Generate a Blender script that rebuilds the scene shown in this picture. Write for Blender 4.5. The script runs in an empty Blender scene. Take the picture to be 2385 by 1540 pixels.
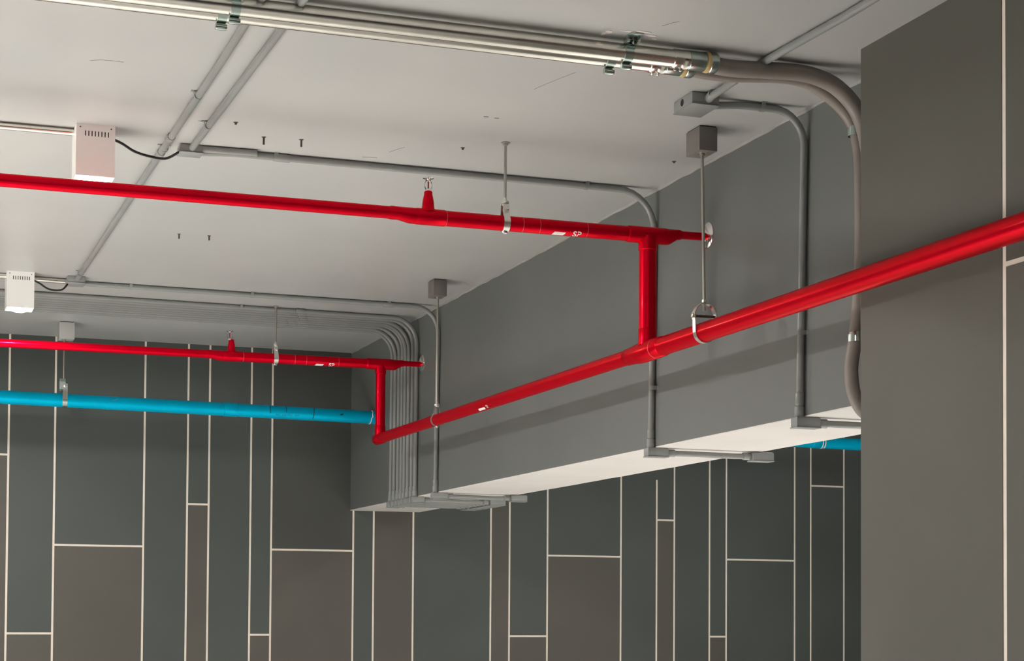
import bpy, math, random
from mathutils import Vector, Matrix

random.seed(7)
S = bpy.context.scene
COL = S.collection
PI = math.pi

# ------------------------------------------------------------------ camera, world, exposure
PITCH, ROLL, YAW, FPX = 0.03269, 0.0062, 0.34117, 4175.76
fw = Vector((math.sin(YAW)*math.cos(PITCH), math.cos(YAW)*math.cos(PITCH), math.sin(PITCH)))
r0 = Vector((math.cos(YAW), -math.sin(YAW), 0)); u0 = r0.cross(fw)
rt = math.cos(ROLL)*r0 + math.sin(ROLL)*u0
up = -math.sin(ROLL)*r0 + math.cos(ROLL)*u0
cam_d = bpy.data.cameras.new('camera'); cam = bpy.data.objects.new('camera', cam_d); COL.objects.link(cam)
M = Matrix((rt, up, -fw)).transposed().to_4x4(); M.translation = Vector((0, 0, 1.6))
cam.matrix_world = M
cam_d.sensor_fit = 'HORIZONTAL'; cam_d.sensor_width = 36
cam_d.lens = FPX*36/2385
cam_d.shift_y = (1290.26-770)/2385
cam_d.clip_start = 0.05
S.camera = cam
S.view_settings.view_transform = 'Standard'; S.view_settings.look = 'None'
S.view_settings.gamma = 1; S.view_settings.use_curve_mapping = False
S.view_settings.exposure = 0.0
W = bpy.data.worlds.new('world'); S.world = W; W.use_nodes = True
W.node_tree.nodes['Background'].inputs[0].default_value = (.9, .95, 1, 1)
W.node_tree.nodes['Background'].inputs[1].default_value = 0.3

LAMP_WIDE = 40.0            # watts each box lamp spreads widely
LAMP_DOWN = 1050.0           # watts of its reflector's downward cone
LAMP_COLOR = (1.0, .965, .91)
LAMP_SPOTS = [(.702, 6.43, .9, .5), (.664, 9.35, .9, .2), (.74, 1.85, 1.2, .1),
              (-1.7, 5.6, 0, 2.7), (-1.7, 7.6, 0, 2.7), (-3.0, 6.8, 0, 1.8),  # unseen lamps added to brighten the floor and ceiling away from the beam
              (4.9, 9.0, .5, .8), (4.9, 6.4, .5, 1.1), (4.9, 3.8, .5, 1.1)]      # x, y, share of wide light, share of downward light

# ------------------------------------------------------------------ materials
MATS = {}
def mat(name, col, rough=.5, metal=0., var=.0, scale=4., bump=.0, bscale=40., spec=.5, col2=None, emit=None, es=0, coat=0.):
    m = bpy.data.materials.new(name); m.use_nodes = True; nt = m.node_tree; b = nt.nodes['Principled BSDF']
    b.inputs['Roughness'].default_value = rough; b.inputs['Metallic'].default_value = metal
    b.inputs['Specular IOR Level'].default_value = spec
    b.inputs['Coat Weight'].default_value = coat
    b.inputs['Coat Roughness'].default_value = .08
    c = tuple(col)+(1,)
    tc = nt.nodes.new('ShaderNodeTexCoord'); 
    if var or col2:
        n = nt.nodes.new('ShaderNodeTexNoise'); n.inputs['Scale'].default_value = scale; n.inputs['Detail'].default_value = 5
        nt.links.new(tc.outputs['Object'], n.inputs['Vector'])
        r = nt.nodes.new('ShaderNodeValToRGB')
        r.color_ramp.elements[0].position = .32; r.color_ramp.elements[1].position = .68
        a = tuple(x*(1-var) for x in col)+(1,); d = tuple(min(1, x*(1+var)) for x in (col2 or col))+(1,)
        r.color_ramp.elements[0].color = a; r.color_ramp.elements[1].color = d
        nt.links.new(n.outputs['Fac'], r.inputs['Fac']); nt.links.new(r.outputs['Color'], b.inputs['Base Color'])
    else:
        b.inputs['Base Color'].default_value = c
    if bump:
        n2 = nt.nodes.new('ShaderNodeTexNoise'); n2.inputs['Scale'].default_value = bscale; n2.inputs['Detail'].default_value = 4
        nt.links.new(tc.outputs['Object'], n2.inputs['Vector'])
        bp = nt.nodes.new('ShaderNodeBump'); bp.inputs['Strength'].default_value = bump; bp.inputs['Distance'].default_value = .01
        nt.links.new(n2.outputs['Fac'], bp.inputs['Height']); nt.links.new(bp.outputs['Normal'], b.inputs['Normal'])
    if emit:
        b.inputs['Emission Color'].default_value = tuple(emit)+(1,); b.inputs['Emission Strength'].default_value = es
    MATS[name] = m
    return m
ceil_m = mat('ceiling_paint', (.445, .455, .45), .40, var=.05, scale=1.3, bump=.12, bscale=3.0, col2=(.45, .45, .44))
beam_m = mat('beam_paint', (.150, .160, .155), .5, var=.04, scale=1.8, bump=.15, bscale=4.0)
soffit_m = mat('beam_soffit_lightened', (.74, .71, .69), .6, var=.03, scale=3, bump=.2, bscale=14)  # underside lightened: light from the floor put into its colour
bead_m = mat('filler_bead', (.34, .335, .32), .6, var=.12, scale=9)
cool_m = mat('panel_cool_grey', (.078, .090, .086), .6, var=.10, scale=1.1, bump=.05, bscale=20)
cool2_m = mat('panel_dark_grey', (.070, .073, .069), .6, var=.10, scale=1.1, bump=.05, bscale=20)
warm_m = mat('panel_warm_grey', (.104, .098, .086), .6, var=.10, scale=1.1, bump=.05, bscale=20)
colm_m = mat('column_paint', (.116, .113, .097), .6, var=.07, scale=1.5, bump=.05, bscale=20)
cream_m = mat('cream_joint', (.95, .86, .76), .7, var=.04, scale=12)
floor_m = mat('floor_concrete', (.60, .59, .57), .5, var=.08, scale=2, bump=.1)
side_m = mat('side_wall_paint', (.12, .12, .11), .7, var=.05)
cond_m = mat('conduit_paint', (.26, .27, .265), .27, var=.05, scale=6)
box_m = mat('junction_box_paint', (.27, .285, .28), .45, var=.05, scale=9)
drop_m = mat('drop_box_shade_tone', (.17, .155, .145), .5, var=.05, scale=9)  # boxes painted like the ceiling; shade on their front put into this colour
red_m = mat('red_enamel', (.70, .0012, .018), .30, metal=.6, var=.03, scale=5, coat=.04, spec=.14)
red2_m = mat('red_paint_seam', (.72, .07, .08), .35)
blue_m = mat('blue_pipe', (.001, .56, .88), .38, metal=.35, var=.03, scale=6, spec=.2)
red_m.node_tree.nodes['Principled BSDF'].inputs['Specular Tint'].default_value = (1, .10, .12, 1)
blue_m.node_tree.nodes['Principled BSDF'].inputs['Specular Tint'].default_value = (.15, .75, 1, 1)
ring_white_m = mat('white_sealant_and_rings', (.82, .86, .86), .5)
ink_m = mat('dark_ink', (.01, .06, .12), .6)
white_m = mat('white_lettering', (.9, .87, .84), .5)
galv_m = mat('galvanised_steel', (.86, .84, .77), .2, 1., var=.05, scale=20)
zinc_m = mat('zinc_clamp', (.52, .62, .58), .25, 1., var=.06, scale=40)
rod_m = mat('threaded_rod', (.48, .46, .42), .38, .9)
steel_m = mat('bright_strap', (.80, .79, .74), .28, .95, var=.05, scale=30)
chrome_m = mat('chrome', (.80, .76, .74), .15, 1.)
flex_m = mat('flexible_conduit', (.27, .235, .215), .45, var=.08, scale=12)
tape_m = mat('ochre_tape', (.72, .52, .25), .5)
lampbox_m = mat('lamp_enamel', (.94, .94, .92), .35)
dark_m = mat('dark_opening', (.02, .02, .02), .7)
black_m = mat('black_cable', (.012, .012, .014), .3)
bolt_m = mat('dull_bolt', (.10, .085, .075), .5, .4)
plaster_m = mat('bare_plaster', (.78, .70, .66), .8)
lens_m = mat('lamp_lens', (1, .97, .92), .3, emit=(1, .95, .87), es=30)
bulb_m = mat('sprinkler_bulb', (.45, .01, .02), .1)

# ------------------------------------------------------------------ mesh helpers
class MB:
    def __init__(s): s.v = []; s.f = []
    def add(s, vs, fs):
        o = len(s.v); s.v += [tuple(p) for p in vs]; s.f += [tuple(i+o for i in f) for f in fs]; return s
    def box(s, a, b, bev=0.):
        x0, y0, z0 = a; x1, y1, z1 = b
        if bev <= 0:
            return s.add([(x0,y0,z0),(x1,y0,z0),(x1,y1,z0),(x0,y1,z0),(x0,y0,z1),(x1,y0,z1),(x1,y1,z1),(x0,y1,z1)],
                         [(3,2,1,0),(4,5,6,7),(0,1,5,4),(1,2,6,5),(2,3,7,6),(3,0,4,7)])
        import bmesh
        bm = bmesh.new(); bmesh.ops.create_cube(bm, size=1)
        for v in bm.verts: v.co = Vector((x0+(v.co.x+.5)*(x1-x0), y0+(v.co.y+.5)*(y1-y0), z0+(v.co.z+.5)*(z1-z0)))
        bmesh.ops.bevel(bm, geom=bm.edges[:], offset=bev, segments=2, profile=.5, affect='EDGES')
        bm.verts.index_update()
        s.add([v.co[:] for v in bm.verts], [[v.index for v in f.verts] for f in bm.faces]); bm.free(); return s
    def sweep(s, pts, rad, n=20, cap=True):
        """round tube through points; rad one radius or one per point"""
        pts = [Vector(p) for p in pts]; R = rad if isinstance(rad, (list, tuple)) else [rad]*len(pts)
        T = []
        for i in range(len(pts)):
            a = pts[max(i-1, 0)]; b = pts[min(i+1, len(pts)-1)]; T.append((b-a).normalized())
        nrm = T[0].orthogonal().normalized(); vs = []; fs = []
        for i, p in enumerate(pts):
            nrm = (nrm - T[i]*nrm.dot(T[i])).normalized(); bi = T[i].cross(nrm)
            for k in range(n):
                a = 2*PI*k/n; vs.append(p + R[i]*(math.cos(a)*nrm + math.sin(a)*bi))
        for i in range(len(pts)-1):
            for k in range(n):
                k2 = (k+1) % n
                fs.append((i*n+k, i*n+k2, (i+1)*n+k2, (i+1)*n+k))
        if cap:
            fs.append(tuple(range(n-1, -1, -1))); fs.append(tuple((len(pts)-1)*n+k for k in range(n)))
        return s.add(vs, fs)
    def lathe(s, org, axis, prof, n=24):
        """prof: (distance along axis, radius)"""
        axis = Vector(axis).normalized(); org = Vector(org)
        e = axis.orthogonal().normalized(); g = axis.cross(e); vs = []; fs = []
        for d, r in prof:
            for k in range(n):
                a = 2*PI*k/n; vs.append(org + axis*d + r*(math.cos(a)*e + math.sin(a)*g))
        for i in range(len(prof)-1):
            for k in range(n):
                k2 = (k+1) % n; fs.append((i*n+k, i*n+k2, (i+1)*n+k2, (i+1)*n+k))
        fs.append(tuple(range(n-1, -1, -1))); fs.append(tuple((len(prof)-1)*n+k for k in range(n)))
        return s.add(vs, fs)
    def strip(s, pts, wdir, w, t, closed=False):
        """flat band following pts; wdir width direction, w width, t thickness"""
        pts = [Vector(p) for p in pts]; wd = Vector(wdir).normalized(); N = len(pts); vs = []; fs = []
        for i, p in enumerate(pts):
            a = pts[(i-1) % N] if closed else pts[max(i-1, 0)]; b = pts[(i+1) % N] if closed else pts[min(i+1, N-1)]
            nn = (b-a).normalized().cross(wd).normalized()
            for sx, st in ((-1,-1),(1,-1),(1,1),(-1,1)): vs.append(p + wd*w/2*sx + nn*t/2*st)
        for i in range(N if closed else N-1):
            j = (i+1) % N
            for k in range(4):
                k2 = (k+1) % 4; fs.append((i*4+k, i*4+k2, j*4+k2, j*4+k))
        if not closed: fs += [(3,2,1,0), tuple((N-1)*4+k for k in range(4))]
        return s.add(vs, fs)
    def build(s, name, m, parent=None, sharp=38, origin=None):
        me = bpy.data.meshes.new(name)
        o_ = Vector(origin) if origin else Vector((0,0,0))
        me.from_pydata([tuple(Vector(p)-o_) for p in s.v], [], s.f); me.validate(); me.update()
        import bmesh
        bm = bmesh.new(); bm.from_mesh(me); bmesh.ops.recalc_face_normals(bm, faces=bm.faces); bm.to_mesh(me); bm.free()
        for p in me.polygons: p.use_smooth = True
        me.set_sharp_from_angle(angle=math.radians(sharp))
        me.materials.append(m)
        o = bpy.data.objects.new(name, me); o.location = o_; COL.objects.link(o)
        if parent is not None:
            o.parent = parent; o.matrix_parent_inverse = Matrix.Identity(4)
            o.location = o_ - wloc(parent)
        return o
def wloc(o):
    p = Vector((0,0,0))
    while o is not None: p = p + o.location; o = o.parent
    return p
def tag(o, label, cat, group=None, kind=None):
    o['label'] = label; o['category'] = cat
    if group: o['group'] = group
    if kind: o['kind'] = kind
    return o
def thing(name, loc, label, cat, group=None):
    o = bpy.data.objects.new(name, None); COL.objects.link(o); o.location = loc; o.empty_display_size = .1
    return tag(o, label, cat, group)
def P(mb, name, m, parent, sharp=38):
    """a part whose mesh was written in world coordinates"""
    return mb.build(name, m, parent, sharp, origin=wloc(parent))
def struct(o): o['kind'] = 'structure'; return o
def copy_tree(o, parent=None):
    c = o.copy(); COL.objects.link(c)
    if parent is not None: c.parent = parent
    for ch in list(o.children): copy_tree(ch, c)
    return c
def fillet(pts, rad, n=8):
    """polyline with rounded corners"""
    pts = [Vector(p) for p in pts]; out = [pts[0]]
    for i in range(1, len(pts)-1):
        p = pts[i]; a = (pts[i-1]-p); b = (pts[i+1]-p)
        if a.angle(b) > PI-.0005: out.append(p); continue
        r = rad[i-1] if isinstance(rad, list) else rad
        ang = a.angle(b); d = min(r/math.tan(ang/2), a.length*.49, b.length*.49); r = d*math.tan(ang/2)
        a.normalize(); b.normalize(); c = p + (a+b).normalized()*(r/math.sin(ang/2))
        s0 = p+a*d; s1 = p+b*d
        v0 = s0-c; v1 = s1-c
        for k in range(n+1):
            t = k/n; th = PI-ang; w = (v0*math.sin((1-t)*th)+v1*math.sin(t*th))/math.sin(th) if th > 1e-3 else v0.lerp(v1, t); out.append(c+w)
    out.append(pts[-1]); return out
def catmull(pts, n=8):
    pts = [Vector(p) for p in pts]; out = []
    for i in range(len(pts)-1):
        p0 = pts[max(i-1,0)]; p1 = pts[i]; p2 = pts[i+1]; p3 = pts[min(i+2,len(pts)-1)]
        for k in range(n):
            t = k/n; out.append(.5*((2*p1)+(-p0+p2)*t+(2*p0-5*p1+4*p2-p3)*t*t+(-p0+3*p1-3*p2+p3)*t**3))
    out.append(pts[-1]); return out

# ------------------------------------------------------------------ room shell
ZC, YW, XB, XR, ZB = 3.30, 11.43, 2.93, 3.40, 2.262
X0, X1, Y0 = -5.0, 9.5, -5.0
struct(MB().box((X0-.2, Y0-.2, -.2), (X1+.2, YW+.25, 0)).build('floor', floor_m))
struct(MB().box((X0-.2, Y0-.2, ZC), (X1+.2, YW+.25, ZC+.2)).build('ceiling', ceil_m))
struct(MB().box((X0-.2, Y0-.2, 0), (X0, YW, ZC)).build('wall_left', side_m))
struct(MB().box((X1, Y0-.2, 0), (X1+.2, YW, ZC)).build('wall_right', side_m))
struct(MB().box((X0, Y0-.2, 0), (X1, Y0, ZC)).build('wall_front', side_m))
PT = .002
wall = struct(MB().box((X0-.2, YW+PT, 0), (X1+.2, YW+.2, ZC)).build('wall_back', cream_m))
G = .0128/2
# vertical joints of the back wall and what stands between them: list of (upper material, height of a cross joint, lower material)
joints = [.760, 1.038, 1.589, 1.862, 1.999, 2.269, 2.406, 2.952, 3.090, 3.362, 3.907, 4.041, 4.315, 4.858, 5.128, 5.263, 5.535, 5.666, 6.209, 6.339, 6.610]
cols = [(cool_m, 1.452, warm_m), (cool_m, 2.002, warm_m), (cool_m, None, None), (cool_m, 2.277, warm_m), (cool_m, None, None),
        (cool_m, 1.446, warm_m), (cool2_m, 1.997, warm_m), (cool_m, None, None), (warm_m, None, None), (cool_m, None, None),
        (warm_m, None, None), (cool_m, 1.440, warm_m), (cool_m, 1.989, warm_m), (cool_m, None, None), (cool_m, 2.250, warm_m),
        (cool_m, None, None), (cool_m, 1.438, warm_m), (cool_m, 1.983, cool_m), (cool_m, None, None), (cool2_m, 2.525, cool_m)]
# the same rhythm carried on past both ends of the frame
x = .760; left = []
for w, c in zip((.272, .134, .545, .137, .27, .136, .27, .55, .28, .545, .14, .27, .55, .27, .14, .27, .13), (cols[3-0] and (cool_m, 2.553, warm_m), cols[2], cols[6], cols[5], cols[4], cols[3], cols[2], cols[1], cols[0], cols[12], cols[10], cols[2], cols[6], cols[4], cols[3], cols[2], cols[5])):
    left.append((x-w, x, c)); x -= w
spans = [(max(a, X0), b, c) for a, b, c in left if b > X0+.02]
spans += [(joints[i], joints[i+1], cols[i]) for i in range(len(cols))]
x = 6.610
for w, c in zip((.54, .135, .272, .545, .13, .27, .54, .27, .14), (cols[9], cols[10], cols[11], cols[12], cols[14], cols[2], cols[17], cols[4], cols[5])):
    spans.append((x, min(x+w, X1), c)); x += w
    if x >= X1: break
for a, b, (mu, hz, ml) in spans:
    def panel(za, zb, m, a=a, b=b):
        P(MB().box((a+G, YW, za), (b-G, YW+PT+.001, zb)), 'panel', m, wall)
    if hz is None: panel(0, ZC, mu)
    else:
        panel(hz+G, ZC, mu); panel(0, hz-G, ml)
# above 2.53 m the joint at x 5.128 is not cut: a plug closes it
P(MB().box((5.128-G, YW, 2.531), (5.128+G, YW+PT+.002, ZC)), 'panel', cool_m, wall)

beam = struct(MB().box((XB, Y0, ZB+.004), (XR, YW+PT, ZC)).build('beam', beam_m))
# underside skin, slightly ragged at its far edge
sk = MB(); n = 110; y = Y0; pts = []
for i in range(n+1):
    yy = Y0+(YW-Y0)*i/n; pts.append((yy, XR + random.uniform(-.004, .004)))
vs = []; fs = []
for yy, xr in pts:
    vs += [(XB-.0005, yy, ZB), (xr, yy, ZB), (XB-.0005, yy, ZB+.0042), (xr, yy, ZB+.0042)]
for i in range(n):
    a = i*4; b = a+4
    fs += [(a, b, b+1, a+1), (a+1, b+1, b+3, a+3), (a, a+2, b+2, b), (a+2, a+3, b+3, b+2)]
fs += [(0, 1, 3, 2), (4*n, 4*n+2, 4*n+3, 4*n+1)]
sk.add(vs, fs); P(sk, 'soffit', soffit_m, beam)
# filler bead along the joint of ceiling and beam
bd = []; br = []
y = 3.0
while y < YW: bd.append((XB, y, ZC)); br.append(random.uniform(.004, .010)); y += random.uniform(.03, .10)
bd.append((XB, YW, ZC)); br.append(.005)
struct(MB().sweep(bd, br, n=10).build('trim_1', bead_m))

# column with grooved face
XC, YC0, YC1 = 2.767, 2.6, 4.685
column = struct(MB().box((XC+PT, YC0, 0), (3.55, YC1, ZC), 0).build('column', cream_m))
for (ya, yb, za, zb, m) in ((3.963+.009, YC1, 0, ZC, colm_m), (YC0, 3.963-.009, 2.517+.007, ZC, colm_m), (YC0, 3.963-.009, 0, 2.517-.007, colm_m)):
    P(MB().box((XC, ya, za), (XC+PT+.002, yb, zb)), 'panel', m, column)
P(MB().box((XC+PT, YC1, 0), (3.55, YC1+.002, ZC)), 'panel', colm_m, column)

# ------------------------------------------------------------------ box lamps
def make_lamp(x, y, label):
    hx, hy, h = .067, .068, .182
    t = thing('box_lamp', (x, y, ZC), label, 'lamp', 'white box lamps on the ceiling')
    b = MB(); z0 = ZC-h
    # four sides, a top plate and a rim around the opening
    b.box((x-hx, y-hy, z0), (x+hx, y-hy+.003, ZC)); b.box((x-hx, y+hy-.003, z0), (x+hx, y+hy, ZC))
    b.box((x-hx, y-hy+.003, z0), (x-hx+.003, y+hy-.003, ZC)); b.box((x+hx-.003, y-hy+.003, z0), (x+hx, y+hy-.003, ZC))
    b.box((x-hx+.003, y-hy+.003, ZC-.004), (x+hx-.003, y+hy-.003, ZC-.001))
    P(b, 'housing', lampbox_m, t)
    r = MB(); n = 32; ro = .052; zz = z0+.002
    # square bottom plate with round opening
    vs = []; fs = []
    for k in range(n):
        a = 2*PI*k/n; c, s_ = math.cos(a), math.sin(a); q = 1/max(abs(c), abs(s_))
        vs += [(x+ro*c, y+ro*s_, zz), (x+(hx-.003)*c*q, y+(hy-.003)*s_*q, zz), (x+ro*c, y+ro*s_, zz+.004)]
    for k in range(n):
        a = k*3; d = ((k+1) % n)*3; fs += [(a, a+1, d+1, d), (a, d, d+2, a+2)]
    r.add(vs, fs); P(r, 'bottom_plate', lampbox_m, t)
    P(MB().lathe((x, y, zz+.004), (0, 0, -1), [(0, .050), (.006, .049), (.013, .040), (.018, .026), (.020, .008)], 28), 'lens', lens_m, t, 80)
    for k in range(8):
        xx = x-hx+.030+k*.0112
        P(MB().box((xx, y-hy-.0004, ZC-.042), (xx+.0035, y-hy+.001, ZC-.024)), 'vent_slot', dark_m, t)
    for xx in (x-hx+.014, x+hx-.014):
        P(MB().lathe((xx, y-hy, ZC-.012), (0, -1, 0), [(0, .0025), (.0012, .0025), (.0018, .001)], 10), 'screw', bolt_m, t)
    return t
lamp_names = ['white box lamp glowing above the near red branch pipe', 'smaller looking white box lamp beside the row of grey conduits']
for i, (x, y, sw, sdn) in enumerate(LAMP_SPOTS):
    lb = lamp_names[i] if i < 2 else 'unseen white box lamp on the ceiling beyond the picture edge, spot %s' % ['one','two','three','four','five','six','seven','eight','nine','ten'][i-2]
    t = make_lamp(x, y, lb)
    if sw: ld = bpy.data.lights.new('lamp_light', 'AREA'); ld.shape = 'DISK'; ld.size = .09; ld.energy = LAMP_WIDE*sw; ld.color = LAMP_COLOR
    if sw: lo = bpy.data.objects.new('lamp_light', ld); COL.objects.link(lo); lo.parent = t; lo.location = (0, 0, -.204)
    sd = bpy.data.lights.new('reflector_light', 'SPOT'); sd.energy = LAMP_DOWN*sdn; sd.color = LAMP_COLOR; sd.spot_size = math.radians(84); sd.spot_blend = 1; sd.shadow_soft_size = .05
    so = bpy.data.objects.new('reflector_light', sd); COL.objects.link(so); so.parent = t; so.location = (0, 0, -.206)

def cable(name, pts, label):
    return tag(MB().sweep(catmull(pts), .0048, 10).build(name, black_m), label, 'cable')
cable('lamp_cable', [(.769, 6.385, 3.258), (.80, 6.40, 3.250), (.845, 6.42, 3.232), (.90, 6.43, 3.222), (.96, 6.455, 3.226), (1.019, 6.535, 3.274)], 'black cable sagging from the near box lamp to its junction box')
cable('lamp_cable', [(.731, 9.30, 3.262), (.76, 9.31, 3.250), (.80, 9.32, 3.228), (.84, 9.33, 3.224), (.875, 9.335, 3.232), (.90, 9.34, 3.262)], 'short black cable from the farther box lamp to its junction box')

# ------------------------------------------------------------------ grey conduits, boxes
RC = .0125
ZCD = ZC-.0145; XV = XB-.0145
def saddle(parent, p, along, up_, r=RC):
    """half round clip over a conduit. along: conduit direction, up_: away from the surface"""
    p = Vector(p); a = Vector(along).normalized(); u = Vector(up_).normalized(); s = a.cross(u)
    pts = [p-u*(r+.001)-s*(r+.012), p-u*(r+.001)-s*(r+.001)]
    for k in range(9):
        an = PI*k/8; pts.append(p + (r+.0012)*(-math.cos(an)*s + math.sin(an)*u))
    pts += [p-u*(r+.001)+s*(r+.001), p-u*(r+.001)+s*(r+.012)]
    return P(MB().strip(pts, a, .016, .0014), 'saddle_clip', cond_m, parent)
def collar(parent, a, b, r=.0155, m=None):
    a = Vector(a); b = Vector(b); L = (b-a).length
    return P(MB().lathe(a, b-a, [(0, r-.001), (.002, r), (L-.002, r), (L, r-.001)], 18), 'coupling', m or cond_m, parent)
def jbox(name, x0, x1, y0, y1, z0, z1, label, group=None, m=None, hub=None):
    t = thing(name, ((x0+x1)/2, (y0+y1)/2, z1), label, 'box', group)
    P(MB().box((x0, y0, z0+.003), (x1, y1, z1), .006), 'body', m or box_m, t)
    P(MB().box((x0-.001, y0-.001, z0), (x1+.001, y1+.001, z0+.004), .0015), 'cover', m or box_m, t)
    if hub:
        for a, b in hub: collar(t, a, b, .0165, m or box_m)
    return t

def run(pts, rads, label, group=None, clips=(), colls=(), name='conduit', rc=RC, m=None):
    t = thing(name, pts[0], label, 'conduit', group)
    P(MB().sweep(fillet(pts, rads), rc, 16), 'tube', m or cond_m, t)
    for p, al, u in clips: saddle(t, p, al, u)
    for a, b in colls: collar(t, a, b)
    return t
X_, Y_, Z_ = (1,0,0), (0,1,0), (0,0,1)
DN = (0,0,-1); MX = (-1,0,0)
run([(.975, -4.9, ZCD), (.975, 5.4, ZCD), (.966, 6.5, ZCD), (.945, 9.30, ZCD)], .5,
    'long grey conduit crossing the ceiling from the big tubes to the farther junction box',
    clips=[((.970, 5.83, ZCD), Y_, DN), ((.945, 9.15, ZCD), Y_, DN), ((.968, 6.55, ZCD), Y_, DN)], colls=[((.967, 6.37, ZCD), (.966, 6.43, ZCD)), ((.9655, 6.60, ZCD), (.965, 6.66, ZCD))])
run([(1.105, -4.9, ZCD), (1.085, 4.9, ZCD), (1.062, 6.502, ZCD)], .5,
    'grey conduit ending in the junction box beside the near lamp', clips=[((1.064, 6.18, ZCD), Y_, DN)])
jbox('junction_box', 1.018, 1.102, 6.50, 6.575, ZC-.032, ZC, 'small grey box between the near lamp cable and the ceiling conduits')
run([(1.10, 6.54, ZC-.020), (1.2, 6.527, ZCD), (XV, 6.53, ZCD), (XV, 6.56, 2.262)], [.5, .155],
    'grey conduit from the near junction box that turns down the beam behind the red riser',
    clips=[((1.375, 6.527, ZCD), X_, DN), ((2.62, 6.53, ZCD), X_, DN), ((XV, 6.54, 2.50), Z_, MX)],
    colls=[((1.37, 6.527, ZCD), (1.43, 6.527, ZCD)), ((XV, 6.558, 2.335), (XV, 6.559, 2.30))])
run([(1.10, 6.512, ZC-.0125), (1.16, 6.508, ZC-.0128), (1.30, 6.500, ZC-.0128)], .5, 'thin offset stub of conduit beside the near junction box')
run([(-4.9, 6.50, ZCD), (.635, 6.44, ZCD)], .5, 'brightly lit conduit running into the near box lamp', m=galv_m)  # bare steel instead of grey puts the lamp's glow into the material
run([(-4.9, 9.36, ZCD), (.597, 9.36, ZCD)], .5, 'conduit running into the far side of the farther box lamp', m=galv_m)
run([(.731, 9.39, ZCD), (.90, 9.40, ZCD)], .5, 'short shiny conduit between the farther lamp and its junction box', m=galv_m)
jbox('junction_box', .895, .985, 9.30, 9.42, ZC-.036, ZC, 'small grey box between the farther lamp cable and the conduits')
run([(.985, 9.43, ZCD), (XV, 9.455, ZCD), (XV, 9.49, 2.262)], .14,
    'grey conduit from the farther junction box turning down the beam beside the rod hanger',
    clips=[((1.23, 9.432, ZCD), X_, DN), ((1.87, 9.44, ZCD), X_, DN), ((2.63, 9.452, ZCD), X_, DN)],
    colls=[((XV, 9.487, 2.33), (XV, 9.489, 2.29)), ((2.60, 9.452, ZCD), (2.66, 9.452, ZCD))])
# conduit pair at the column
run([(2.575, -4.9, ZCD), (2.548, 4.4, ZCD), (2.528, 4.9, ZCD), (2.535, 5.26, ZC-.02)], .8,
    'grey conduit sloping across the ceiling between the column and the holed junction box', colls=[((2.534, 5.215, ZCD), (2.535, 5.255, ZC-.02))])
jb = jbox('junction_box', 2.475, 2.575, 5.25, 5.395, ZC-.042, ZC, 'larger grey junction box on the ceiling with a round open hole', m=cond_m)
P(MB().lathe((2.4755, 5.325, ZC-.020), (-1, 0, 0), [(0, .012), (.0012, .012)], 18), 'hole', dark_m, jb)
run([(2.575, 5.30, ZC-.026), (2.68, 5.30, ZC-.0145), (XV, 5.30, ZCD), (XV, 5.335, 2.262)], [.6, .16],
    'grey conduit from the holed junction box bending down the beam next to the column',
    clips=[((2.755, 5.30, ZCD), X_, DN), ((XV, 5.326, 2.545), Z_, MX)],
    colls=[((XV, 5.333, 2.345), (XV, 5.334, 2.30))])
# boxes and links under the beam
ZU = ZB-.019
def under(y, label1, label2, label3, ex=3.37, wav=0., grp=None, wide=.092):
    jbox('conduit_elbow_box', XV-.022, XV-.022+wide, y-.024, y+.024, ZB-.038, ZB, label1, grp and grp[0], m=box_m,
         hub=[((XV, y, ZB-.002), (XV, y, ZB+.035))])
    pts = [(XV-.022+wide, y, ZU), (3.05, y, ZU), (3.15, y+wav*.6, ZU), (3.27, y+wav, ZU-.002), (ex-.01, y+wav*.4, ZU)]
    c = thing('link_conduit', pts[0], label2, 'conduit', grp and grp[1])
    P(MB().sweep(catmull(pts, 6), RC-.001, 14), 'tube', cond_m, c)
    collar(c, (XV-.02+wide, y, ZU), (XV+.012+wide, y, ZU)); collar(c, (ex-.045, y+wav*.4, ZU), (ex-.012, y+wav*.4, ZU))
    e = jbox('end_box', ex-.01, ex+.085, y+wav*.4-.028, y+wav*.4+.028, ZB-.040, ZB-.002, label3, grp and grp[2], m=box_m)
    return e
under(6.56, 'grey elbow box under the beam below the near conduit', 'straight grey conduit under the middle of the beam', 'grey box past the far edge of the beam, alone against the dark wall')
under(5.335, 'largest looking elbow box under the beam close to the column', 'grey conduit under the beam running behind the column', 'grey box hidden behind the column under the beam')
under(9.49, 'grey elbow box just in front of the conduit row', 'wavy grey link conduit in front of the conduit row', 'grey end box standing just off the tight row of end boxes', wav=.03)
ybs = [10.40, 10.325, 10.243, 10.172, 10.108, 10.035, 9.956, 9.886]
G1, G2, G3, G4 = 'eight grey conduits in a tight row by the back wall', 'elbow boxes of the conduit row', 'link conduits of the row under the beam', 'end boxes of the row under the beam'
ORD = ['first', 'second', 'third', 'fourth', 'fifth', 'sixth', 'seventh', 'eighth']
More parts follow.
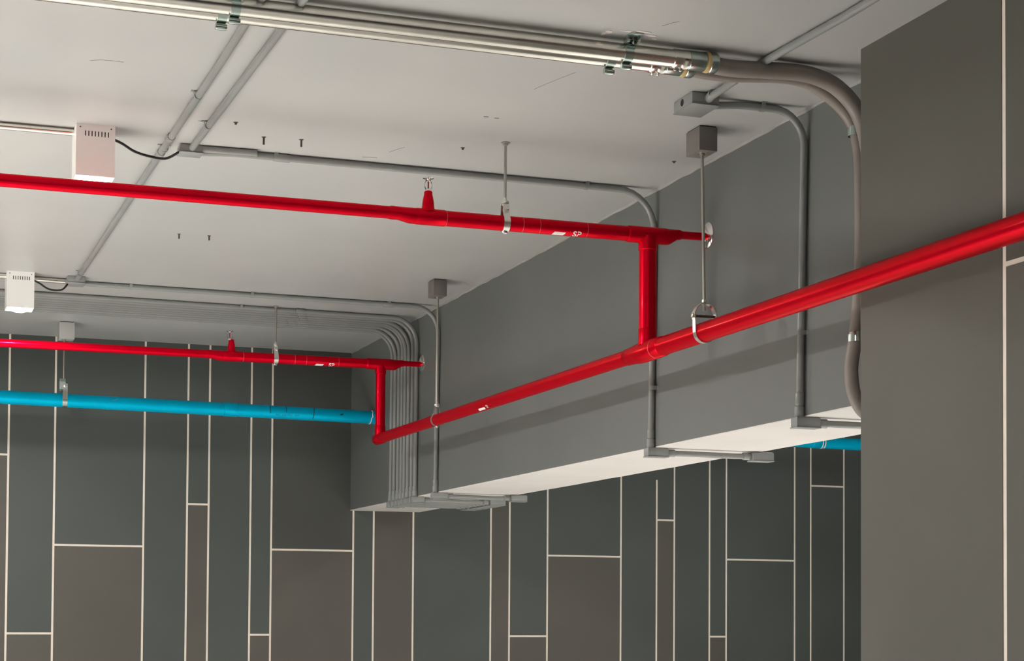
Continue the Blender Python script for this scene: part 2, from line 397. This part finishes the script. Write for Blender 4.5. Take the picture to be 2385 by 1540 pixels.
for i, yb in enumerate(ybs):
    RB = .15+.012*math.sin(i*1.7)
    xs = 2.20+.08*(i*5 % 7)/7
    run([(-4.9, yb-.075, ZCD), (1.0, yb-.055, ZCD), (XV, yb-.012, ZCD), (XV, yb, ZB)], [1.0, RB],
        '%s grey conduit from the back wall in the row of eight parallel conduits' % ORD[i], G1, rc=.0128,
        clips=[((1.75+.02*i, yb-.043, ZCD), X_, DN), ((2.42-.03*i, yb-.03, ZCD), X_, DN)],
        colls=[((xs, yb-.035, ZCD), (xs+.05, yb-.034, ZCD)), ((XV, yb, ZB+.06), (XV, yb, ZB+.03))])
    under(yb, '%s elbow box from the back wall in the tight row' % ORD[i], '%s link conduit from the back wall under the beam' % ORD[i], '%s end box from the back wall in the staggered row' % ORD[i], ex=3.375+.004*(i % 3), wav=.025*(1 if i % 2 else .5), grp=(G2, G3, G4), wide=.075)

# ------------------------------------------------------------------ galvanised tubes, flexible conduits, clamps
def big_tube(y, z, label, flabel, fpts, xe, fr):
    t = thing('galvanised_tube', (xe, y, z), label, 'tube', None)
    P(MB().sweep([(-4.9, y, z), (xe, y, z)], .0265, 28), 'tube', galv_m, t)
    P(MB().lathe((xe-.003, y, z), X_, [(0, .0275), (.002, .0295), (.018, .0295), (.020, .0285), (.036, .0285), (.038, .0295), (.05, .0295), (.052, .027)], 24), 'set_screw_collar', galv_m, t)
    P(MB().lathe((xe+.049, y, z), X_, [(0, .027), (.002, .0295), (.052, .0295), (.056, .027)], 24), 'connector', zinc_m, t)
    P(MB().lathe((xe+.105, y, z), X_, [(0, .031), (.004, .0315), (.010, .0315), (.013, .030)], 24), 'tape_band', tape_m, t)
    P(MB().lathe((xe+.117, y, z), X_, [(0, .030), (.002, .0325), (.020, .0325), (.026, .029)], 24), 'lock_ring', zinc_m, t)
    for dx in (.010, .028):
        P(MB().lathe((xe+dx, y+.004, z-.026), (0, .15, -1), [(0, .005), (.008, .005), (.010, .003)], 12), 'set_screw', chrome_m, t)
    f = thing('flexible_conduit', fpts[0], flabel, 'conduit')
    P(MB().sweep(catmull(fpts, 12), fr, 24), 'tube', flex_m, f)
    return t
big_tube(4.855, 3.262, 'nearer of the two long galvanised tubes under the ceiling', 'thick brown-grey flexible conduit bending behind the column, upper one',
         [(2.335, 4.855, 3.259), (2.42, 4.86, 3.255), (2.563, 4.862, 3.264), (2.64, 4.865, 3.268), (2.712, 4.865, 3.262), (2.79, 4.865, 3.235), (2.86, 4.865, 3.17), (2.897, 4.865, 3.07), (2.903, 4.865, 2.95), (2.903, 4.865, 2.33), (2.92, 4.865, 2.25), (2.98, 4.865, 2.21), (3.08, 4.865, 2.21)], 2.225, .0255)
big_tube(4.935, 3.268, 'farther of the two long galvanised tubes, its lower edge just showing', 'brown-grey flexible conduit running down the beam beside the column edge',
         [(2.30, 4.935, 3.266), (2.36, 4.937, 3.260), (2.457, 4.94, 3.261), (2.605, 4.94, 3.274), (2.69, 4.94, 3.274), (2.76, 4.94, 3.255), (2.84, 4.937, 3.205), (2.887, 4.932, 3.145), (2.905, 4.926, 3.06), (2.907, 4.92, 2.95), (2.907, 4.92, 2.70), (2.905, 4.938, 2.54), (2.899, 4.947, 2.455), (2.892, 4.955, 2.37), (2.903, 4.95, 2.285), (2.945, 4.94, 2.23), (3.04, 4.935, 2.215), (3.15, 4.93, 2.225)], 2.185, .0218)
def tube_clamp(x, label):
    """beam-clamp style strap round both tubes with ceiling foot"""
    t = thing('tube_clamp', (x, 4.84, ZC), label, 'clamp', 'green-grey clamps holding the two big tubes')
    P(MB().box((x-.020, 4.775, ZC-.006), (x+.022, 4.825, ZC), .001), 'foot', zinc_m, t)
    for y, z, w in ((4.855, 3.262, 0), (4.935, 3.268, -.022)):
        pts = [(x+w, y-.020, ZC-.003)]
        for k in range(11):
            a = -PI*.62*0 + PI*(.5) + PI*k/10   # over the near side of the tube, then beneath
            pts.append((x+w, y+.0285*math.cos(a+.25), z+.0285*math.sin(a+.25)))
        pts.append((x+w, y+.012, z-.044))
        P(MB().strip(pts, X_, .026, .003), 'strap', zinc_m, t)
        P(MB().lathe((x+w-.016, y+.004, z-.040), X_, [(0, .009), (.006, .010), (.026, .010), (.032, .008)], 14), 'bolt', zinc_m, t)
    for dx in (-.018, .016):
        P(MB().box((x+dx-.003, 4.80, ZC-.022), (x+dx+.006, 4.83, ZC-.006), .001), 'ear', zinc_m, t)
    return t
tube_clamp(2.075, 'green-grey clamp by broken plaster close to the tube ends')
tube_clamp(.905, 'green-grey clamp on the tubes where two thin conduits cross')
# broken plaster round the clamp foot
pl = MB(); 
for (x, y, sx, sy) in ((2.045, 4.775, .03, .007), (2.09, 4.765, .03, .006), (2.125, 4.79, .022, .008), (1.995, 4.80, .012, .014), (1.985, 4.82, .008, .02), (2.145, 4.812, .012, .006)):
    vs = [(x+sx*math.cos(a)*random.uniform(.6, 1.1), y+sy*math.sin(a)*random.uniform(.6, 1.1), ZC-.0012) for a in [2*PI*k/9 for k in range(9)]]
    vs2 = [(q[0], q[1], ZC+.001) for q in vs]
    pl.add(vs+vs2, [tuple(range(8, -1, -1)), tuple(range(9, 18))]+[(k, (k+1) % 9, 9+(k+1) % 9, 9+k) for k in range(9)])
P(pl, 'plaster_chip', plaster_m, bpy.data.objects['ceiling'])['kind'] = 'stuff'
for y, z, px_, lb in ((4.931, 3.124, 2.893, 'small zinc saddle on the flexible conduit near the ceiling'), (4.945, 2.475, 2.902, 'small zinc saddle on the flexible conduit low on the beam')):
    t = thing('zinc_saddle', (XB, y, z), lb, 'clamp')
    p = Vector((px_, y, z)); pts = [(XB-.002, y-.060, z), (XB-.002, y-.026, z)]
    for k in range(9):
        a = PI*k/8; pts.append((p.x-.0245*math.sin(a), p.y-.0245*math.cos(a), z))
    pts += [(XB-.002, y+.026, z), (XB-.002, y+.085, z)]
    P(MB().strip(pts, Z_, .030, .0022), 'strap', zinc_m, t)
    P(MB().lathe((XB-.003, y+.062, z), MX, [(0, .009), (.004, .008), (.006, .003)], 12), 'screw', zinc_m, t)

# ------------------------------------------------------------------ text decals bent round a pipe
def text_mesh(s, size):
    c = bpy.data.curves.new('t', 'FONT'); c.body = s; c.size = size; c.align_x = 'CENTER'; c.align_y = 'CENTER'; c.offset = size*.02
    o = bpy.data.objects.new('t', c); COL.objects.link(o)
    dg = bpy.context.evaluated_depsgraph_get(); dg.update()
    me = bpy.data.meshes.new_from_object(o.evaluated_get(dg))
    V = [v.co.copy() for v in me.vertices]; F = [tuple(p.vertices) for p in me.polygons]
    bpy.data.objects.remove(o); bpy.data.curves.remove(c); bpy.data.meshes.remove(me)
    return V, F
def wrap(parent, s, size, m, name, centre, r, axis, ang):
    """letters on the pipe surface. ang: 0 = side towards the room, -90 deg = bottom"""
    V, F = text_mesh(s, size) if isinstance(s, str) else s
    vs = []
    for v in V:
        a = ang + v.y/r
        if axis == 'x': vs.append((centre[0]+v.x, centre[1]-r*math.cos(a), centre[2]+r*math.sin(a)))
        else: vs.append((centre[0]-r*math.cos(a), centre[1]-v.x, centre[2]+r*math.sin(a)))
    return P(MB().add(vs, F), name, m, parent)
def patch(w, h, sl=0.):
    nx, ny = 2, 6; V = []; F = []
    for j in range(ny+1):
        for i in range(nx+1): V.append(Vector((-w/2+w*i/nx+sl*(j/ny-.5), -h/2+h*j/ny, 0)))
    for j in range(ny):
        for i in range(nx): a = j*(nx+1)+i; F.append((a, a+1, a+nx+2, a+nx+1))
    return V, F

# ------------------------------------------------------------------ red sprinkler pipework
XP = 2.685
def branch(y, label, slabel, rr):
    t = thing('red_branch_pipe', (XP, y, 3.006), label, 'pipe')
    zl, zr, rl, rg = 3.010, 3.005, .0222, .0275
    P(MB().sweep([(-4.9, y, zl), (1.715, y, zl)], rl, 28), 'thin_pipe', red_m, t)
    # reducer: level along its top, swelling below
    P(MB().sweep([(1.69, y, zl), (1.70, y, zl), (1.722, y, zl), (1.765, y, zr), (1.785, y, zr)], [.0232, .0245, .0235, .0285, .0285], 28), 'reducer', red_m, t)
    P(MB().sweep([(1.78, y, zr), (2.63, y, zr)], rg, 28), 'thick_pipe', red_m, t)
    P(MB().lathe((1.785, y, zr), X_, [(0, .0285), (.003, .0295), (.105, .0295), (.108, .0280)], 28), 'socket', red_m, t)
    P(MB().lathe((1.832, y, zr+.018), Z_, [(0, .029), (.012, .023), (.020, .0215), (.030, .021), (.045, .019), (.060, .0155), (.072, .0145), (.075, .011)], 22), 'sprinkler_nipple', red_m, t)
    P(MB().sweep([(2.60, y, zr), (2.604, y, zr), (2.61, y, zr), (2.755, y, zr), (2.765, y, zr), (2.80, y, zr+.010), (2.812, y, zr+.011), (2.822, y, zr+.011)],
                 [.028, .0305, .0310, .0310, .0300, .0195, .0195, .016], 28), 'tee', red_m, t)
    P(MB().sweep([(2.815, y, zr+.011), (XB+.01, y, zr+.012)], .0150, 22), 'stub_pipe', red_m, t)
    P(MB().lathe((XP, y, zr-.005), DN, [(0, rr+.003), (.05, rr+.003), (.053, rr)], 28), 'tee_outlet', red_m, t)
    P(MB().sweep([(XP, y, zr-.03), (XP, y, 2.585)], rr, 28), 'riser', red_m, t)
    P(MB().lathe((XP, y, 2.655), DN, [(0, rr), (.003, rr+.002), (.04, rr+.002), (.06, rr+.003)], 28), 'riser_collar', red_m, t)
    for xx in (1.895, 2.185, 2.25, 2.435):
        P(MB().sweep([(xx, y, zr), (xx+.0025, y, zr)], rg+.0006, 26), 'paint_seam', red2_m, t)
    wrap(t, patch(.045, .018, .008), 0, white_m, 'white_mark', (2.325, y, zr), rg+.0006, 'x', math.radians(-62))
    wrap(t, 'SP', .034, white_m, 'lettering', (2.395, y, zr), rg+.0006, 'x', math.radians(-56))
    e = tag(MB().lathe((XB, y, zr+.018), MX, [(0, .050), (.002, .050), (.006, .046), (.011, .034), (.014, .022), (.015, .0155)], 36).build('wall_plate', chrome_m),
            slabel, 'plate', 'chrome rosettes where pipes enter the beam')
    return t
branch(6.075, 'red branch pipe nearest the camera with a thick riser', 'larger looking chrome rosette behind the threaded rod', .0325)
branch(9.812, 'red branch pipe in front of the blue pipe and back wall', 'smaller looking chrome rosette beside the conduit row', .0280)

mp = thing('red_main_pipe', (XP, 6.075, 2.572), 'glossy red main pipe running along the beam and past the column', 'pipe')
P(MB().sweep([(XP, -4.9, 2.572), (XP, 5.96, 2.572)], .0345, 32), 'near_pipe', red_m, mp)
P(MB().sweep([(XP, 6.20, 2.573), (XP, 9.80, 2.582)], .0290, 32), 'far_pipe', red_m, mp)
P(MB().sweep([(XP, 5.93, 2.572), (XP, 5.935, 2.572), (XP, 5.975, 2.572), (XP, 5.98, 2.572), (XP, 6.12, 2.572), (XP, 6.15, 2.572), (XP, 6.19, 2.573), (XP, 6.25, 2.573), (XP, 6.255, 2.573)],
             [.0350, .0375, .0375, .0390, .0390, .0375, .0335, .0325, .0295], 32), 'tee', red_m, mp)
P(MB().lathe((XP, 9.745, 2.582), Y_, [(0, .0295), (.004, .0320), (.125, .0320), (.140, .026), (.146, .014)], 28), 'end_cap', red_m, mp)
wrap(mp, patch(.09, .014, .01), 0, white_m, 'white_mark', (XP, 7.95, 2.577), .0296, 'y', math.radians(-56))
wrap(mp, 'SP', .026, white_m, 'lettering', (XP, 7.865, 2.577), .0297, 'y', math.radians(-50))
P(MB().sweep([(XP, 5.985, 2.572), (XP, 5.99, 2.572)], .0393, 26), 'paint_seam', red2_m, mp)

def sprinkler(x, y, label):
    t = thing('sprinkler_head', (x, y, 3.095), label, 'sprinkler', 'upright sprinkler heads on the red branch pipes')
    P(MB().lathe((x, y, 3.093), Z_, [(0, .0125), (.006, .0125), (.007, .0105), (.012, .0095)], 6), 'hex_base', chrome_m, t)
    for s in (-1, 1):
        P(MB().sweep(catmull([(x+s*.008, y, 3.103), (x+s*.0125, y, 3.114), (x+s*.012, y, 3.128), (x+s*.003, y, 3.140)], 5), .0022, 8), 'frame_arm', chrome_m, t)
    P(MB().sweep([(x, y, 3.105), (x, y, 3.132)], .0028, 10), 'glass_bulb', bulb_m, t)
    d = MB().lathe((x, y, 3.137), Z_, [(0, .004), (.003, .006), (.005, .017), (.0062, .020), (.007, .017)], 24)
    P(d, 'deflector', chrome_m, t)
sprinkler(1.832, 6.075, 'chrome sprinkler head above the near red branch pipe')
sprinkler(1.822, 9.812, 'chrome sprinkler head above the farther red branch pipe')

# ------------------------------------------------------------------ rod hangers
def rod(t, x, y, z0, z1, r=.0052, foot=True, lean=(0, 0)):
    P(MB().sweep([(x+lean[0], y+lean[1], z1), (x, y, z0)], r, 12), 'rod', rod_m, t)
    if foot:
        P(MB().lathe((x+lean[0], y+lean[1], z1), DN, [(0, .016), (.003, .016), (.004, .010), (.012, .010), (.013, .006)], 12), 'anchor_nut', rod_m, t)
def band(t, c, r, plane, ztop, w=.024, m=None):
    """pear shaped band. plane 'x': pipe runs along x"""
    pts = []
    for k in range(17):
        a = -PI*1.12 + PI*1.24*k/16 - 0
        u, v = math.cos(a)*(r+.002), math.sin(a)*(r+.002); pts.append((u, v))
    pts += [(.014, ztop-.030-c[2]), (.011, ztop-c[2]), (-.011, ztop-c[2]), (-.014, ztop-.030-c[2])]
    P3 = [((c[0], c[1]+u, c[2]+v) if plane == 'x' else (c[0]+u, c[1], c[2]+v)) for u, v in pts]
    P(MB().strip(P3, X_ if plane == 'x' else Y_, w, .0022, True), 'band', m or steel_m, t)
def swivel(t, x, y, z):
    P(MB().lathe((x, y, z), DN, [(-.010, .005), (0, .008), (.002, .013), (.010, .0148), (.018, .012), (.020, .009)], 16), 'swivel_nut', steel_m, t)
for (x, y, lb) in ((2.122, 6.075, 'rod hanger carrying the near red branch pipe'), (2.079, 9.812, 'rod hanger carrying the farther red branch pipe')):
    t = thing('rod_hanger', (x, y, ZC), lb, 'hanger')
    rod(t, x, y, 3.085, ZC); swivel(t, x, y, 3.088)
    band(t, (x, y, 3.005), .0278, 'x', 3.073)
    P(MB().lathe((x+.002, y-.018, 3.052), (0, -1, 0), [(0, .006), (.004, .006), (.006, .003)], 10), 'bolt', steel_m, t)
    P(MB().lathe((x, y, 2.9745), DN, [(0, .010), (.006, .0095), (.008, .006)], 12), 'bottom_nut', steel_m, t)
# drop boxes on the ceiling
def drop(x0, x1, y0, y1, z, label, m=drop_m):
    t = thing('drop_box', ((x0+x1)/2, (y0+y1)/2, ZC), label, 'box')
    P(MB().box((x0, y0, z), (x1, y1, ZC-.004), .0015), 'body', m, t)
    P(MB().box((x0+.004, y0+.004, ZC-.004), (x1-.004, y1-.004, ZC)), 'packing', dark_m, t)
drop(2.674, 2.743, 5.61, 5.72, 3.212, 'block on the ceiling above the clevis hanger, coloured dark for shade')
drop(2.657, 2.728, 8.70, 8.80, 3.214, 'block on the ceiling beside the far rod and conduit bend, coloured dark for shade')
drop(.997, 1.085, 10.80, 10.91, 3.198, 'grey block on the ceiling above the blue pipe rod', ceil_m)
# clevis hanger of the main pipe
y = 5.59
t = thing('clevis_hanger', (XP, y, 3.21), 'clevis hanger with open yoke carrying the main pipe near the column', 'hanger')
rod(t, XP, y, 2.645, 3.215, .0055, True, (.018, .06))
P(MB().lathe((XP, y, 2.676), Z_, [(0, .009), (.008, .009), (.009, .006)], 6), 'nut', steel_m, t)
yz = 2.668
P(MB().strip([(XP-.040, y, 2.616), (XP-.041, y, 2.638), (XP-.030, y, 2.658), (XP-.014, y, yz+.002), (XP+.014, y, yz+.002), (XP+.030, y, 2.658), (XP+.041, y, 2.638), (XP+.040, y, 2.616)], Y_, .024, .003), 'yoke', steel_m, t)
P(MB().sweep([(XP-.047, y, 2.627), (XP+.047, y, 2.627)], .0048, 12), 'cross_bolt', bolt_m, t)
for s in (-1, 1): P(MB().lathe((XP+s*.041, y, 2.627), (s, 0, 0), [(0, .009), (.007, .009), (.008, .006)], 6), 'nut', steel_m, t)
pts = [(XP-.0385, y, 2.634), (XP-.0385, y, 2.60)]
for k in range(15):
    a = PI + PI*k/14; pts.append((XP+.0372*math.cos(a), y, 2.572+.0372*math.sin(a)))
pts += [(XP+.0385, y, 2.60), (XP+.0385, y, 2.634)]
P(MB().strip(pts, Y_, .022, .003), 'strap', steel_m, t)
# band hanger of the main pipe, far one
y = 8.72
t = thing('rod_hanger', (XP, y, 3.21), 'rod hanger with a bright ring carrying the main pipe beyond the tee', 'hanger')
rod(t, XP, y, 2.66, 3.215, .0052, True, (.006, .02)); swivel(t, XP, y, 2.662)
band(t, (XP, y, 2.579), .0292, 'y', 2.648, .022)
P(MB().lathe((XP, y, 2.547), DN, [(0, .008), (.008, .008), (.010, .005)], 10), 'bottom_nut', steel_m, t)
# hanger of the blue pipe
def zblue(x): return 2.849-.0117*x
x, y = 1.030, 10.845
t = thing('rod_hanger', (x, y, 3.2), 'rod hanger with a wide clevis carrying the blue pipe', 'hanger')
rod(t, x, y, 2.955, 3.2, .005)
zc = zblue(x)
P(MB().strip([(x-.010, y-.045, zc+.060), (x-.010, y-.045, zc+.105), (x-.008, y-.025, zc+.125), (x, y, zc+.128), (x, y+.025, zc+.125), (x, y+.045, zc+.105), (x, y+.045, zc+.060)], X_, .036, .003), 'yoke', zinc_m, t)
pts = [(x+.006, y-.043, zc+.095), (x+.006, y-.043, zc)]
for k in range(13):
    a = PI+PI*k/12; pts.append((x+.006, y+.043*math.cos(a), zc+.043*math.sin(a)))
pts += [(x+.006, y+.043, zc+.095)]
P(MB().strip(pts, X_, .028, .003), 'strap', zinc_m, t)
P(MB().lathe((x+.004, y-.046, zc+.082), (0, -1, 0), [(0, .010), (.006, .010), (.008, .006)], 10), 'bolt', steel_m, t)

# ------------------------------------------------------------------ blue pipe
YB = 10.845
bp = thing('blue_pipe', (2.9, YB, zblue(2.9)), 'bright blue plastic pipe crossing the dark wall and passing through the beam', 'pipe')
P(MB().sweep([(-4.9, YB, zblue(-4.9)), (9.4, YB, zblue(9.4))], .0402, 32), 'pipe', blue_m, bp)
def sleeve(xa, xb):
    P(MB().sweep([(xa, YB, zblue(xa)), (xa+.003, YB, zblue(xa)), (xb-.003, YB, zblue(xb)), (xb, YB, zblue(xb))], [.0405, .0428, .0428, .0405], 32), 'sleeve', blue_m, bp)
sleeve(1.98, 2.065); sleeve(6.02, 6.10)
for xx in (6.085, 6.105):
    P(MB().sweep([(xx, YB, zblue(xx)), (xx+.008, YB, zblue(xx))], .0433 if xx < 6.09 else .0408, 30), 'white_ring', ring_white_m, bp)  # plain white rings at the end of the sleeve
wrap(bp, patch(.004, .07), 0, ink_m, 'pen_mark', (2.262, YB, zblue(2.262)), .0408, 'x', math.radians(30))
wrap(bp, patch(.004, .055), 0, ink_m, 'pen_mark', (2.362, YB, zblue(2.362)), .0408, 'x', math.radians(38))
wrap(bp, patch(.005, .095, .01), 0, ink_m, 'pen_mark', (2.535, YB, zblue(2.535)), .0409, 'x', math.radians(12))
wrap(bp, patch(.018, .010, .01), 0, ink_m, 'pen_mark', (2.71, YB, zblue(2.71)), .0405, 'x', math.radians(5))
blue_ink = mat('printed_blue_ink', (.0, .13, .26), .5)
wrap(bp, 'PVC  13.5  PVC  18.02', .016, blue_ink, 'lettering', (2.37, YB, zblue(2.37)), .0405, 'x', math.radians(-28))
rg = MB(); pts = []; 
for k in range(25):
    a = 2*PI*k/24; pts.append((2.9+random.uniform(-.004, .004)+(.012 if math.sin(a) > 0 else 0), YB+.0415*math.cos(a), zblue(2.9)+.0415*math.sin(a)))
P(MB().sweep(pts, [random.uniform(.0018, .0042) for _ in pts], 8), 'sealant_ring', ring_white_m, bp)
P(MB().sweep(catmull([(1.245, YB-.0385, zblue(1.2)-.004), (1.30, YB-.0375, zblue(1.3)+.010), (1.335, YB-.036, zblue(1.3)+.017), (1.342, YB-.031, zblue(1.3)+.026)], 5), .0011, 6), 'scratch', mat('pale_blue_scratch', (.25, .62, .75), .5), bp)

# ------------------------------------------------------------------ leftover ceiling bolts
bl = [((1.287, 6.314, .028), 'rusty bolt stub hanging near the long thin conduit, nearer the lamp'),
      ((1.421, 6.300, .027), 'rusty bolt stub with a split collar, second from the near lamp'),
      ((1.267, 8.090, .022), 'bolt stub beyond the red branch pipe, nearer the long conduit'),
      ((1.401, 8.078, .022), 'bolt stub beyond the red branch pipe, farther from the long conduit'),
      ((1.156, 6.158, .008), 'tiny bolt tip on the ceiling beside the crossing conduits'),
      ((2.000, 6.200, .008), 'tiny bolt tip on the ceiling between sprinkler and rod hanger'),
      ((2.805, 6.106, .006), 'tiny bolt tip on the ceiling close to the beam')]
for (x, y, h), lb in bl:
    t = thing('ceiling_bolt', (x, y, ZC), lb, 'bolt', 'cut bolt stubs left in the ceiling')
    P(MB().sweep([(x, y, ZC+.002), (x, y, ZC-h)], .0038, 10), 'shank', bolt_m, t)
    P(MB().lathe((x, y, ZC), DN, [(0, .0085), (.0015, .0075), (.002, .004)], 12), 'collar', bolt_m, t)

# ------------------------------------------------------------------ scuffs of the ceiling paint
scuff_m = mat('scuff_mark', (.13, .12, .11), .8)
def scuff(pts, w, m=scuff_m):
    P(MB().strip([(v.x, v.y, ZC-.0003) for v in catmull([(a, b, 0) for a, b in pts], 4)], Z_, .0006, w), 'scratch', m, bpy.data.objects['ceiling'])
scuff([(1.690, 6.46), (1.715, 6.455), (1.745, 6.452)], .003)
scuff([(1.765, 6.36), (1.785, 6.30), (1.80, 6.27)], .0012)
scuff([(1.990, 5.42), (2.02, 5.30), (2.05, 5.20)], .0009)
scuff([(2.12, 4.70), (2.135, 4.665), (2.15, 4.645)], .001)
scuff([(.60, 5.62), (.64, 5.60), (.70, 5.60)], .0014)
scuff([(1.03, 6.185), (1.055, 6.185)], .003); scuff([(1.075, 6.19), (1.085, 6.21)], .003)
scuff([(1.940, 5.782), (1.957, 5.781)], .006); scuff([(1.980, 5.784), (1.996, 5.785)], .006)
